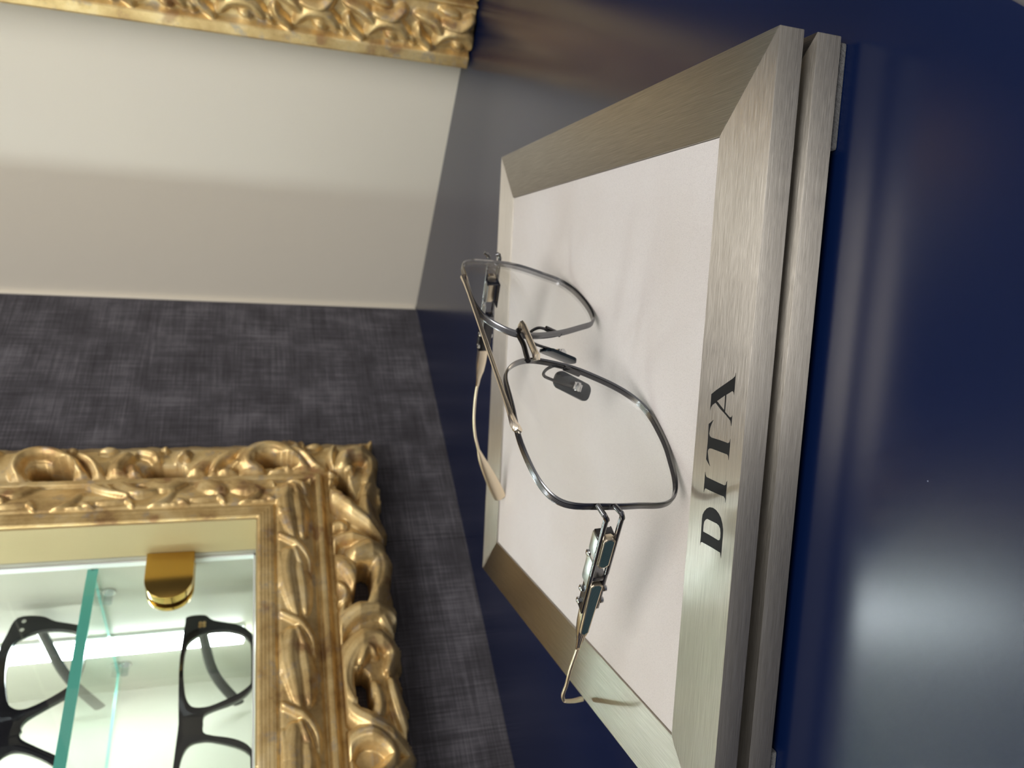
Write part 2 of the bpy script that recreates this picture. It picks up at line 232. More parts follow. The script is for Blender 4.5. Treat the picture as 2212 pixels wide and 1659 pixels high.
def mat_gilt():
    m, nt, b = newmat('antique_gilding')
    v = coords(nt); n1 = noise(nt, v, 38, 5, .65); n2 = noise(nt, v, 95, 4, .6); n3 = noise(nt, v, 700, 3, .6)
    c = ramp(nt, n1, [(.30, (.34, .20, .085)), (.42, (.60, .41, .17)), (.56, (.78, .58, .27)), (.72, (.90, .73, .42))])
    f = ramp(nt, n2, [(.56, (0, 0, 0)), (.70, (.7, .7, .7))])
    mx = N(nt, 'ShaderNodeMix', data_type='RGBA'); nt.links.new(f, mx.inputs[0]); nt.links.new(c, mx.inputs[6]); mx.inputs[7].default_value = (.42, .36, .30, 1)
    n4 = noise(nt, v, 60, 3, .5); f2 = ramp(nt, n4, [(.60, (0, 0, 0)), (.70, (.55, .55, .55))]); m2 = N(nt, 'ShaderNodeMix', data_type='RGBA'); nt.links.new(f2, m2.inputs[0]); nt.links.new(mx.outputs[2], m2.inputs[6]); m2.inputs[7].default_value = (.30, .12, .055, 1); mx = m2
    nt.links.new(mx.outputs[2], b.inputs['Base Color'])
    b.inputs['Metallic'].default_value = .58; b.inputs['Roughness'].default_value = .45
    bump(nt, b, n3, .3, .0003); return m
def mat_cream():
    m, nt, b = newmat('cream_paint'); n = noise(nt, coords(nt), 60, 4, .6)
    b.inputs['Base Color'].default_value = (.72, .67, .57, 1); b.inputs['Roughness'].default_value = .55; b.inputs['Specular IOR Level'].default_value = .35
    bump(nt, b, n, .25, .0008); return m
def mat_thin_glass(name, tint=(1, 1, 1), ior=1.5, glossy=(1, 1, 1)):
    m, nt, b = newmat(name); nt.nodes.remove(b)
    tr = N(nt, 'ShaderNodeBsdfTransparent'); tr.inputs[0].default_value = (*tint, 1)
    gl = N(nt, 'ShaderNodeBsdfGlossy'); gl.inputs['Roughness'].default_value = .0; gl.inputs[0].default_value = (*glossy, 1)
    fr = N(nt, 'ShaderNodeFresnel'); fr.inputs[0].default_value = ior
    ge = N(nt, 'ShaderNodeNewGeometry'); ou = N(nt, 'ShaderNodeMath', operation='SUBTRACT'); ou.inputs[0].default_value = 1; nt.links.new(ge.outputs['Backfacing'], ou.inputs[1])
    fm = N(nt, 'ShaderNodeMath', operation='MULTIPLY'); nt.links.new(fr.outputs[0], fm.inputs[0]); nt.links.new(ou.outputs[0], fm.inputs[1])   # reflect at the outer face only
    mx = N(nt, 'ShaderNodeMixShader'); nt.links.new(fm.outputs[0], mx.inputs[0]); nt.links.new(tr.outputs[0], mx.inputs[1]); nt.links.new(gl.outputs[0], mx.inputs[2])
    nt.links.new(mx.outputs[0], nt.nodes['Material Output'].inputs[0]); return m
def mat_ribbed(axis):
    m, nt, b = newmat('teal_ribbed_inlay_' + axis)
    tc = N(nt, 'ShaderNodeTexCoord'); w = N(nt, 'ShaderNodeTexWave', wave_type='BANDS', bands_direction=axis); w.inputs['Scale'].default_value = 1100 if axis == 'X' else 900
    nt.links.new(tc.outputs['Object'], w.inputs['Vector'])
    nt.links.new(ramp(nt, w.outputs['Fac'], [(0, (.002, .018, .028)), (1, (.008, .075, .095))]), b.inputs['Base Color'])
    b.inputs['Roughness'].default_value = .3; b.inputs['Metallic'].default_value = .3; bump(nt, b, w.outputs['Fac'], .5, .0001); return m
def mat_grooved(name, col, axis='Z', sc=520, rough=.22):
    m, nt, b = newmat(name)
    tc = N(nt, 'ShaderNodeTexCoord'); w = N(nt, 'ShaderNodeTexWave', wave_type='BANDS', bands_direction=axis); w.inputs['Scale'].default_value = sc
    nt.links.new(tc.outputs['Object'], w.inputs['Vector'])
    b.inputs['Base Color'].default_value = (*col, 1); b.inputs['Metallic'].default_value = 1; b.inputs['Roughness'].default_value = rough
    bump(nt, b, w.outputs['Fac'], .35, .00008); return m
def mat_felt():
    m, nt, b = newmat('grey_felt'); n = noise(nt, coords(nt), 1500, 4, .7)
    nt.links.new(ramp(nt, n, [(.35, (.02, .02, .021)), (.65, (.10, .10, .10))]), b.inputs['Base Color']); b.inputs['Roughness'].default_value = 1; b.inputs['Sheen Weight'].default_value = .6
    bump(nt, b, n, 1, .0006); return m
def mat_emit(name, col, s):
    m, nt, b = newmat(name); b.inputs['Base Color'].default_value = (.9, .9, .9, 1); b.inputs['Emission Color'].default_value = (*col, 1); b.inputs['Emission Strength'].default_value = s; return m

M = dict(
    nickel=mat_brushed(), suede=mat_suede(), navy=mat_counter(), fabric=mat_fabric(), gilt=mat_gilt(), cream=mat_cream(), felt=mat_felt(),
    ink=simple('black_print', (.006, .006, .007), .6, 0, .3), gun=simple('gunmetal', (.22, .22, .23), .20, 1.0), gundark=simple('dark_gunmetal', (.07, .07, .075), .24, 1.0),
    gungroove=mat_grooved('grooved_gunmetal', (.16, .16, .165)), gold=mat_grooved('champagne_gold', (.93, .81, .64)), goldplain=simple('satin_champagne_gold', (.88, .76, .58), .34, 1.0),
    lens=mat_thin_glass('clear_demo_lens', (.985, .99, .985), 1.27), door=mat_thin_glass('door_glass', (.97, .985, .965), 1.45), shelf=mat_thin_glass('shelf_glass', (.90, .97, .94), 1.45),
    edge=simple('green_glass_edge', (.10, .42, .36), .25, 0, .6), dooredge=simple('pale_polished_edge', (.80, .84, .82), .3),
    tealx=mat_ribbed('X'), tealz=mat_ribbed('Z'), pad=simple('dark_titanium_pad', (.022, .030, .040), .2, 1.0),
    brass=simple('polished_brass', (.62, .40, .11), .16, 1.0), acetate=simple('black_acetate', (.006, .006, .009), .10), niche=simple('pale_niche_lining', (.37, .36, .29), .5),
    liner=simple('gold_liner', (.46, .38, .20), .5, .2), satin=simple('satin_steel', (.60, .62, .60), .33, 1.0), chrome=simple('polished_steel', (.62, .62, .62), .15, 1.0), led=mat_emit('led_strip_glow', (.86, .94, 1), LED_STRENGTH),
    floor=simple('pale_floor', (.60, .56, .50), .4), dots=simple('brass_dots', (.55, .40, .24), .3, 1.0), carcase=simple('dark_carcase', (.03, .03, .035), .6), clear=mat_thin_glass('clear_plastic', (.82, .86, .88), 1.5),
)

# ------------------------------------------------------------------ the setting
NX0, NX1, NZ0, NZ1, NYB = -0.56, -0.2598, 0.1425, 0.68, 0.184      # niche opening and back
def struct(o, label=None): tag(o, label, None, None, 'structure'); return o
wb = MB()
for a, b in (((-1.4, 0, -.75), (NX0 - .0005, .02, 1.0)), ((NX1 + .0005, 0, -.75), (0, .02, 1.0)), ((NX0, 0, -.75), (NX1, .02, NZ0)), ((NX0, 0, NZ1), (NX1, .02, 1.0))): wb.box(a, b)
struct(wb.build('wall_back', M['fabric']), 'wall covered in dark heathered grey fabric')
struct(MB().box((0, -1.3, -.75), (.02, .02, .42)).build('wall_right', M['cream']), 'cream painted wall to the right of the corner')
struct(MB().box((.0, -1.3, .42), (.02, .02, 1.0)).build('added_dark_band', M['fabric']), 'unseen dark fabric band added above the cream wall to darken its reflection in the counter')  # out of view; added so the counter reflects a dark upper wall
nb = MB()
nb.box((NX0 - .005, NYB, NZ0 - .005), (NX1 + .005, NYB + .004, NZ1 + .005))
nb.box((NX0 - .005, .0002, NZ0 - .005), (NX0, NYB, NZ1 + .005)); nb.box((NX1, .0002, NZ0 - .005), (NX1 + .005, NYB, NZ1 + .005))
nb.box((NX0, .0002, NZ0 - .005), (NX1, NYB, NZ0)); nb.box((NX0, .0002, NZ1), (NX1, NYB, NZ1 + .005))
nn = struct(nb.build('wall_niche', M['niche']), 'pale lit niche set into the fabric wall behind the gilt frame')
struct(MB().box((-1.4, -1.3, -.77), (.02, .02, -.75)).build('floor', M['floor']), 'pale floor')
# narrow paint beads along the foot and the corner of the cream wall
struct(MB().box((-.0035, -.0012, .0), (0, 0, .42)).build('trim_1', M['cream'], bevel=.0005))

# counter: a slab with a rounded front corner on a cabinet
ct = empty('display_counter', (-.65, -.21, -.75), 0, 'glossy navy blue countertop the display trays stand on', 'counter')
cs = []
r = .02; xr, yf = -.0013, -.4303
pts = [(-1.25, 0 - .0013), (-1.25, yf)] + [(xr - r + r * math.sin(t), yf + r - r * math.cos(t)) for t in np.linspace(0, math.pi / 2, 8)] + [(xr, -.0013)]
mb = MB(); n = len(pts); ox, oy, oz = ct.location
mb.add([(x - ox, y - oy, -.03 - oz) for x, y in pts] + [(x - ox, y - oy, 0 - oz) for x, y in pts], [tuple(range(n))[::-1], tuple(range(n, 2 * n))] + [(i, (i + 1) % n, n + (i + 1) % n, n + i) for i in range(n)])
mb.build('countertop', M['navy'], ct, bevel=.0015)
MB().box((-1.24 - ox, -.40 - oy, 0), (-.002 - ox, -.002 - oy, .72)).build('cabinet_body', M['carcase'], ct)

# ------------------------------------------------------------------ display trays
PC = Vector((-0.3630, -0.2483)); PYAW = -0.92158; HW = 0.1125; HD = 0.1140; BW = 0.0230; TK = 0.0074; GAP = 0.0040; HTOP = 0.0217
PADH = HTOP - 2 * TK - GAP
def tray(z0, padh, label, pads):
    t = empty('display_tray', (PC.x, PC.y, z0), PYAW, label, 'display tray', 'stacked display trays')
    zb, zt = padh, padh + TK
    for k in range(4):                                              # four mitred bars, each with its own lengthwise grain
        L, Dd = (HW, HD) if k % 2 == 0 else (HD, HW)
        v = [(-L, 0, 0), (L, 0, 0), (L - BW, BW, 0), (-L + BW, BW, 0)]
        b = MB(); b.add([(x, y, z) for z in (0, TK) for x, y, _ in v], [(3, 2, 1, 0), (4, 5, 6, 7), (0, 1, 5, 4), (1, 2, 6, 5), (2, 3, 7, 6), (3, 0, 4, 7)])
        o = b.build('frame_bar', M['nickel'], t, bevel=.00022, seg=2, uvf=lambda c: (c.y + c.z, c.x))
        a = k * math.pi / 2
        mtx = Matrix.Rotation(a, 4, 'Z'); off = mtx @ Vector((0, -Dd, 0)); o.matrix_local = Matrix.Translation((off.x, off.y, zb)) @ mtx
    MB().box((-HW + BW + 2e-4, -HD + BW + 2e-4, zb + .0004), (HW - BW - 2e-4, HD - BW - 2e-4, zt - .0007)).build('suede_panel', M['suede'], t, label='pale pinkish grey suede panel')
    for sx_ in (-1, 1):
        for sy_ in (-1, 1):
            f = MB(); cx_, cy_ = (sx_ * (HW - .0145), sy_ * (HD - .0075)) if pads == 'corner' else (sx_ * (HW - .030), sy_ * (HD - .026))
            f.box((cx_ - .0135, cy_ - .0065, 0), (cx_ + .0135, cy_ + .0065, padh)); f.build('felt_pad', M['felt'], t, bevel=.0008, label='dark grey felt pad')
    return t
low = tray(0, PADH, 'lower of the two stacked square brushed nickel trays, resting on the navy counter', 'corner')
top = tray(PADH + TK, GAP, 'upper of the two stacked square brushed nickel trays, lettered and carrying the wire glasses', 'inset')
top.location.z = HTOP - TK - GAP
lt = MB()
for ch in 'DITA':
    poly_extrude(lt, [[(x / 1000, y / 1000) for x, y in lp] for lp in DATA['let'][ch]], 0, .00006, lambda x, y, z: (x, y, z))
lo = lt.build('lettering', M['ink'], top, label='black printed letters DITA'); lo.location = (0, 0, GAP + TK)

# ------------------------------------------------------------------ wire glasses on the tray
pose = DATA['pose']; F = {1: DATA['lens'][0], -1: DATA['lens'][1]}
rv = np.array(pose[:3]); th_ = np.linalg.norm(rv)
Rm = Matrix.Rotation(float(th_), 3, Vector(rv / th_))
def rod(v):
    t = np.linalg.norm(v); k = v / t; K = np.array([[0, -k[2], k[1]], [k[2], 0, -k[0]], [-k[1], k[0], 0]]); return np.eye(3) + np.sin(t) * K + (1 - np.cos(t)) * K @ K
RG = rod(rv); TG = np.array(pose[3:6]); wr, lcx, lcz, kk = pose[6:10]
gl = empty('wire_eyeglasses', tuple(TG), 0, 'open aviator wire eyeglasses in gunmetal and champagne gold standing on the upper tray', 'eyeglasses')
gl.rotation_euler = Matrix(RG.tolist()).to_euler()
def radf(t, side=1):
    """rim radius (m) at angle t, cubic between the measured knots"""
    T_ = F[side]; n = len(T_); q = (t / (2 * math.pi) * n) % n; i = int(q); x = q - i
    p0, p1, p2, p3 = T_[i - 1], T_[i], T_[(i + 1) % n], T_[(i + 2) % n]
    return 0.0005 * (2 * p1 + (p2 - p0) * x + (2 * p0 - 5 * p1 + 4 * p2 - p3) * x * x + (3 * p1 - p0 - 3 * p2 + p3) * x ** 3)
def lens_pt(side, a, b, y=0.0):
    """a outward, b up, y back from the lens front surface -> glasses frame"""
    yy = kk * (a * a + b * b) / 2 + y
    A = a + lcx
    return Vector((side * (A * math.cos(wr)) - side * math.sin(wr) * yy, A * math.sin(wr) + math.cos(wr) * yy, b + lcz))
def zlow():
    zs = []
    for s_ in (1, -1):
        for i in range(240):
            t = 2 * math.pi * i / 240; p = lens_pt(s_, radf(t, s_) * math.cos(t), radf(t, s_) * math.sin(t)); zs.append((RG @ np.array(p) + TG)[2])
            p = lens_pt(s_, radf(t, s_) * math.cos(t), radf(t, s_) * math.sin(t), .0022); zs.append((RG @ np.array(p) + TG)[2])
    return min(zs)
gl.location.z += (HTOP - .0007) - zlow() + .0001
NR = 240
for side in (1, -1):
    rings = []
    for i in range(NR):
        t = 2 * math.pi * i / NR; r = radf(t, side); c, s_ = math.cos(t), math.sin(t)
        sec = [(-.0001, -.0001), (0, .0003), (0, .0006), (-.00012, .0007), (0, .0008), (0, .0011), (-.00012, .0012), (0, .0013), (0, .0016), (-.00012, .0017), (0, .0018), (-.0001, .0022),
               (-.0004, .0023), (-.0009, .0021), (-.0009, .0002), (-.0004, -.0003)]
        rings.append([lens_pt(side, (r + dr) * c, (r + dr) * s_, y) for dr, y in sec])
    rim = MB().strip(rings).build('rim', M['gun'], gl, label='thin gunmetal rim')
    g = MB(); vs = []; K = 12
    for lay, yo in ((0, .0003), (1, .0016)):
        base = len(vs)
        vs.append(lens_pt(side, 0, 0, yo))
        for j in range(1, K + 1):
            for i in range(72):
                t = 2 * math.pi * i / 72; r = (radf(t, side) - .0007) * j / K; vs.append(lens_pt(side, r * math.cos(t), r * math.sin(t), yo))
    n1 = 1 + K * 72; fs = []
    for lay in (0, 1):
        b0 = lay * n1
        for i in range(72):
            fs.append((b0, b0 + 1 + i, b0 + 1 + (i + 1) % 72))
            for j in range(K - 1): fs.append((b0 + 1 + j * 72 + i, b0 + 1 + (j + 1) * 72 + i, b0 + 1 + (j + 1) * 72 + (i + 1) % 72, b0 + 1 + j * 72 + (i + 1) % 72))
    g.add(vs, fs, True); g.build('lens', M['lens'], gl)
mm = lambda *p: Vector(p) / 1000
def path(*pts, k=6): return [Vector(p) / 1000 for p in smooth_loop(pts, k, False)]
# brow bar with down-turned ends
bb = MB()
P0, P1 = Vector((41.5, 5.9, 25.4)), Vector((-40.3, 5.9, 26.2))
pts = [Vector((42.0, 7.0, 23.9)), Vector((42.3, 6.4, 25.0)), P0] + [P0.lerp(P1, t) for t in np.linspace(.06, .94, 12)] + [P1, Vector((-41.2, 6.3, 25.6)), Vector((-41.4, 7.2, 24.2))]
el = [(.9, 1.1), (1.25, 1.35), (1.2, 1.3), (.85, .95)] + [(.62, .8)] * 10 + [(.85, .95), (1.2, 1.3), (1.3, 1.4), (.9, 1.1)]
bb.tube([p / 1000 for p in pts], 0, 8, ell=[(a / 1000, b / 1000) for a, b in el], ref=(0, -1, .3)); bb.build('brow_bar', M['gold'], gl, label='straight champagne gold brow bar')
# bridge: gold bar over a dark arch
br = MB()
br.tube([mm(9.0, 3.8, 11.8), mm(8.6, 2.6, 11.8), mm(7.0, 2.3, 11.6), mm(-7.2, 2.3, 11.6), mm(-8.6, 2.6, 11.4), mm(-9.6, 3.6, 11.2)], 0, 8, ell=[(.0016, .0012), (.0018, .0013), (.0013, .0010), (.0013, .0010), (.0016, .0012), (.0013, .0010)], ref=(0, -1, 0))
br.build('bridge', M['gold'], gl, label='champagne gold bridge')
b2 = MB(); b2.tube(path((8.6, 4.6, 12.6), (5.0, 4.6, 13.2), (0, 4.5, 13.0), (-5.0, 4.6, 13.4), (-9.0, 4.8, 13.6)), .0009, 8); b2.build('bridge_arch', M['gundark'], gl, label='dark arch behind the gold bridge')
# nose pads
for side in (-1, 1):
    s_ = side
    mbk = MB(); mbk.obox(mm(s_ * 11.3, 4.9, -1.5), (s_, .0, 0), Vector((0, 1, .28)).normalized(), Vector((0, -.28, 1)).normalized(), .0007, .0009, .0034, .0003)
    mbk.build('pad_mount', M['gundark'], gl, bevel=.0002)
    am = MB(); am.tube(path((s_ * 11, 4.2, 1.2), (s_ * 10.8, 3.9, 4.4), (s_ * 10.6, 5.4, 6.6), (s_ * 10.4, 7.5, 7.4), (s_ * 10.2, 9.1, 6.5), (s_ * 9.9, 10.3, 3.4), (s_ * 10.2, 11.4, -1.5), (s_ * 10.1, 11.9, -4.6)), .00052, 8)
    am.build('pad_arm', M['gundark'], gl)
    # pad plate: rounded rectangle 15 x 5.8 mm, slightly dished
    c = mm(s_ * 9.0, 12.6, -5.9); ul = Vector((s_ * .10, .30, -.94)).normalized(); uw = Vector((s_ * .68, .72, .15)); uw = (uw - ul * uw.dot(ul)).normalized(); un = ul.cross(uw).normalized()
    lp = []
    for qx, qy, a0 in ((1, 1, 0), (-1, 1, 90), (-1, -1, 180), (1, -1, 270)):
        for q in range(6):
            a = math.radians(a0 + q * 18); lp.append(((7.6 - 2.4) * qx + 2.4 * math.cos(a), (3.1 - 2.4) * qy + 2.4 * math.sin(a)))
    pm = MB(); poly_extrude(pm, [lp], -.6, .6, lambda x, y, z: c + (ul * x + uw * y + un * (z + .012 * x * x * (-s_))) / 1000)
    pm.build('nose_pad', M['pad'], gl, bevel=.00025, label='dark metal nose pad')
    cl = MB(); cc = c + un * (.0012 * (1 if un.x * s_ > 0 else -1)) + ul * .0008
    cl.tube([cc - uw * .0016, cc + uw * .0016], .0011, 10); cl.obox(cc + ul * .0012, uw, un, ul, .0013, .0006, .0005); cl.obox(cc - ul * .0012, uw, un, ul, .0013, .0006, .0005)
    cl.build('pad_clasp', M['chrome'], gl, bevel=.0002)

# temples: each one an assembly turned to its own angle
def temple(side, xr, xt_, hz, slope, yaw):
    o0 = mm(side * xt_, 11.8, hz)
    es = Vector((-side * math.tan(yaw), 1, slope)).normalized(); eo = Vector((side, side * math.tan(yaw) * side * 0, 0)); eo = (eo - es * eo.dot(es)).normalized(); eh = Vector((0, 0, 1)); eh = (eh - es * eh.dot(es) - eo * eh.dot(eo)).normalized()
    Mx = Matrix(((es.x, eo.x, eh.x, o0.x), (es.y, eo.y, eh.y, o0.y), (es.z, eo.z, eh.z, o0.z), (0, 0, 0, 1)))     # local x along, y outward, z up
    # grooved gold arm tapering to the wire
    prof = [(40, 2.1, -3.6, -.4), (50, 1.9, -3.4, -.4), (55, 1.6, -3.0, -.4), (57.5, 1.2, -2.4, -.6), (60.5, .85, -1.9, -.7), (64.5, .62, -1.7, -.8)]
    rings = [[Vector((x, y0, -h)) / 1000, Vector((x, (y0 + y1) / 2, -h * 1.05)) / 1000, Vector((x, y1, -h)) / 1000, Vector((x, y1, h)) / 1000, Vector((x, (y0 + y1) / 2, h * 1.05)) / 1000, Vector((x, y0, h)) / 1000] for x, h, y0, y1 in prof]
    root = MB().strip(rings, closed=False, smooth=False).build('temple', M['gold'], gl, bevel=.0002, matrix=Mx)
    inv = Mx.inverted()
    B = lambda a, b, name, mat, bev=.0002, lab=None: MB().box([v / 1000 for v in a], [v / 1000 for v in b]).build(name, mat, root, bevel=bev, label=lab)
    # two prongs soldered to the rim that run on as the rails of the open front block
    for h, zz in ((2.25, 4.9), (-2.35, -.6)):
        st = inv @ mm(side * xr, 9.6, zz + hz); p = MB()
        q = [st, Vector((-2.6, -.4, (st.z * 1000 + h) / 2)) / 1000, Vector((-.6, -.2, h)) / 1000, Vector((1.5, -.6, h)) / 1000, Vector((24, -.6, h)) / 1000]
        p.tube([q[0]] + [Vector(x) for x in smooth_loop(q[1:], 6, False)], .00078, 12, ref=(0, 0, 1)); p.build('prong', M['gun'], root)
    B((1.5, -1.2, 1.7), (42.5, -.1, 2.75), 'rail', M['gun']); B((1.5, -1.2, -2.85), (41, -.1, -1.8), 'rail', M['gun'])
    B((8.6, -5.2, -2.6), (9.4, -1.8, 2.6), 'front_plate', M['gundark'])
    B((9.6, -5.6, 2.2), (17.4, -1.2, 2.75), 'top_plate', M['satin'], .00025); B((19.2, -5.6, 2.2), (30.6, -1.2, 2.75), 'top_plate', M['satin'], .00025)
    B((8.8, -5.6, -2.75), (20, -1.2, -2.3), 'bottom_plate', M['gundark'])
    B((25.2, -4.6, -2.4), (27.2, -.3, 2.4), 'cross_bar', M['gun'])
    B((27.5, -4.2, -2.6), (43, -1.0, 2.5), 'hinge_block', M['gundark'])
    # gold-edged teal inlays
    def inlay(x0, x1, h0, h1, y0, y1, mat, nm):
        c_ = .9; lp = [(x0 + c_, -h0), (x1 - c_, -h1), (x1, -h1 + c_), (x1, h1 - c_), (x1 - c_, h1), (x0 + c_, h0), (x0, h0 - c_), (x0, -h0 + c_)]
        g_ = MB(); poly_extrude(g_, [lp], y0, y1, lambda x, y, z: (x / 1000, z / 1000, y / 1000)); gb = g_.build(nm, M['goldplain'], root, bevel=.00018)
        xm = (x0 + x1) / 2; k = .38; lp2 = [(x + (k if x < xm else -k), y - math.copysign(k, y)) for x, y in lp]
        t_ = MB(); poly_extrude(t_, [lp2], y1 - .2, y1 + .06, lambda x, y, z: (x / 1000, z / 1000, y / 1000)); t_.build('teal_inlay', mat, root, label='ribbed dark teal inlay')
    inlay(7.0, 19.6, 1.75, 1.75, -1.5, .75, M['tealx'], 'inlay_frame')
    inlay(28.2, 54, 1.95, 1.35, -1.8, .35, M['tealz'], 'inlay_frame')
    for x, z, yy in ((18.5, 2.5, -4.6), (34.3, 2.4, -3.8), (40.5, 2.3, -3.8), (31.4, -2.8, -.7), (37.2, -2.8, -.7)):
        sc = MB(); sg = 1 if z > 0 else -1; a_ = Vector((x, yy, z)) / 1000
        sc.tube([a_, a_ + Vector((0, 0, sg * .0007)), a_ + Vector((0, 0, sg * .0010))], [.0011, .0011, .0007], 12); sc.build('screw', M['chrome'], root)
    return root, Mx, inv
def wire(root, inv, world_pts, paddle, tipw):
    pts = [inv @ mm(*p) for p in world_pts]
    P = [Vector(p) for p in smooth_loop(pts, 6, False)]
    MB().tube(P, .00062, 10).build('temple_wire', M['goldplain'], root)
    a = [inv @ mm(*p) for p in paddle]; Q = [Vector(p) for p in smooth_loop(a, 6, False)]; n = len(Q)
    ell = []
    for i in range(n):
        t = i / (n - 1); wd = .0007 + (tipw - .0007) * math.sin(math.pi * min(1, t * 1.12) ** 1.15 * .62) ; wd *= (1 if t < .9 else math.sqrt(max(.05, 1 - ((t - .9) / .1) ** 2)))
        ell.append((wd, .00058))
    return Q, ell
rt, Mx, inv = temple(-1, 66.8, 70.5, 2.0, -.233, 0.0)
e0 = Mx @ Vector((.0635, -.0012, 0))
Q, ell = wire(rt, inv, [tuple(e0 * 1000), (-70.0, 85, -13.9), (-70.0, 94, -16.1), (-70.0, 101, -17.4), (-69.8, 105, -19.5)], [(-69.8, 105, -19.5), (-69.2, 106.6, -21.2), (-66.5, 111.5, -27), (-63, 117, -33.0), (-60, 122, -37.2)], .0011)
rf = (inv.to_3x3() @ Vector((.73, .60, -.38)))
MB().tube(Q, 0, 12, ell=ell, ref=rf).build('temple_tip', M['goldplain'], rt, label='flat champagne gold temple tip')
rt, Mx, inv = temple(1, 71.5, 71.5, 4.6, -.185, 0.03)
e0 = Mx @ Vector((.0635, -.0012, 0))
ztip = (HTOP + .0014 - gl.location.z)
# local z of the far tip so that it touches the tray
def loc_on_tray(x, y):
    R3 = RG; return (ztip - R3[2][0] * x / 1000 - R3[2][1] * y / 1000) / R3[2][2] * 1000
zt_ = loc_on_tray(62.2, 141.6)
Q, ell = wire(rt, inv, [tuple(e0 * 1000), (68.2, 82, -8.2), (67.3, 94, -11.0), (66.6, 104, -14.6), (65.6, 112, -18.6)], [(65.6, 112, -18.6), (65.0, 118, -22.3), (64, 127, zt_ + 10.5), (62.8, 137, zt_ + 3.2), (62.2, 141.6, zt_)], .0032)
rf = (inv.to_3x3() @ Vector((-.24, .80, -.55)).cross(Vector((.73, .60, -.38))))
MB().tube(Q, 0, 12, ell=ell, ref=rf).build('temple_tip', M['goldplain'], rt, label='flat champagne gold temple tip')

# ------------------------------------------------------------------ gilt frame round the niche (carved relief)
PD = [0, 2, 10, 12, 14, 24, 35, 37, 39, 42, 45, 49, 60, 72, 80, 86]; PH = [34, 35, 34, 32, 33, 31, 25, 22, 25, 25, 17, 17, 20, 17, 10, 5]
FW = 84.0
S = DATA['S']
def stroke_field(X, Z, strokes):
    """height of the carving over the ground, and the pierced holes (all in mm)"""
    H = np.zeros_like(X); HO = np.zeros_like(X)
    for kd, w, h, pts in strokes:
        if kd != 'h': w = w * 1.4; h = h * 1.12
        P = np.array(smooth_loop(pts, 5, False)) if len(pts) > 2 else np.array(pts, float)
        x0, z0 = P.min(0) - w; x1, z1 = P.max(0) + w
        idx = np.nonzero((X > x0) & (X < x1) & (Z > z0) & (Z < z1))
        if len(idx[0]) == 0: continue
        x = X[idx]; z = Z[idx]; best = np.full(x.shape, 1e9); rr = np.zeros(x.shape); n = len(P) - 1
        for i in range(n):
            a, b = P[i], P[i + 1]; d = b - a; L2 = d @ d + 1e-9
            t = np.clip(((x - a[0]) * d[0] + (z - a[1]) * d[1]) / L2, 0, 1)
            dd = np.hypot(x - a[0] - t * d[0], z - a[1] - t * d[1]); tt = (i + t) / n
            ww = w * (1 if kd == 'h' else (.30 + .70 * np.sin(np.pi * np.clip(tt * .8 + .18, 0, 1)) ** .7))
            q = dd / ww; mk = q < best; best = np.where(mk, q, best); rr = np.where(mk, ww, rr)
        dome = np.clip(1 - best ** 2, 0, 1) ** .72
        if kd == 'h': HO[idx] = np.maximum(HO[idx], np.clip((1 - best) * 6, 0, 1)); continue
        if kd != 'h':
            g = h * dome * (rr / w) ** .5
            if w > 3: g = g - .6 * np.exp(-((best - .40) / .12) ** 2)
            H[idx] = np.maximum(H[idx], g)
    return H, HO
def heightmesh(name, U, V, Hh, mask, tr, mat, parent=None, label=None, seam=False):
    nu, nv = U.shape; keep = mask
    ids = -np.ones(U.shape, int); 
    cell = keep[:-1, :-1] & keep[1:, :-1] & keep[:-1, 1:] & keep[1:, 1:]
    used = np.zeros(U.shape, bool); used[:-1, :-1] |= cell; used[1:, :-1] |= cell; used[:-1, 1:] |= cell; used[1:, 1:] |= cell
    # border vertices drop to the ground so the relief is a solid block
    pad = np.pad(cell, 1); full = pad[:-1, :-1] & pad[1:, :-1] & pad[:-1, 1:] & pad[1:, 1:]
    drop = used & ~full
    if seam: drop[0, :] &= ~used[1, :]; drop[:, -1] &= ~used[:, -2]      # the mitre-free seams where mirrored quarters meet
    Hh = np.where(drop, .8, Hh)
    ids[used] = np.arange(used.sum())
    co = tr(U[used], V[used], Hh[used]).astype(np.float32)
    i, j = np.nonzero(cell); q = np.stack([ids[i, j], ids[i + 1, j], ids[i + 1, j + 1], ids[i, j + 1]], 1).astype(np.int32)
    me = bpy.data.meshes.new(name); me.vertices.add(len(co)); me.vertices.foreach_set('co', co.ravel())
    me.loops.add(q.size); me.loops.foreach_set('vertex_index', q.ravel()); me.polygons.add(len(q))
    me.polygons.foreach_set('loop_start', np.arange(0, q.size, 4, dtype=np.int32)); me.polygons.foreach_set('loop_total', np.full(len(q), 4, np.int32))
    me.polygons.foreach_set('use_smooth', np.ones(len(q), bool)); me.update(calc_edges=True); me.validate(); me.materials.append(mat)
    o = bpy.data.objects.new(name, me); link(o, parent)
    if label: o['label'] = label
    return o
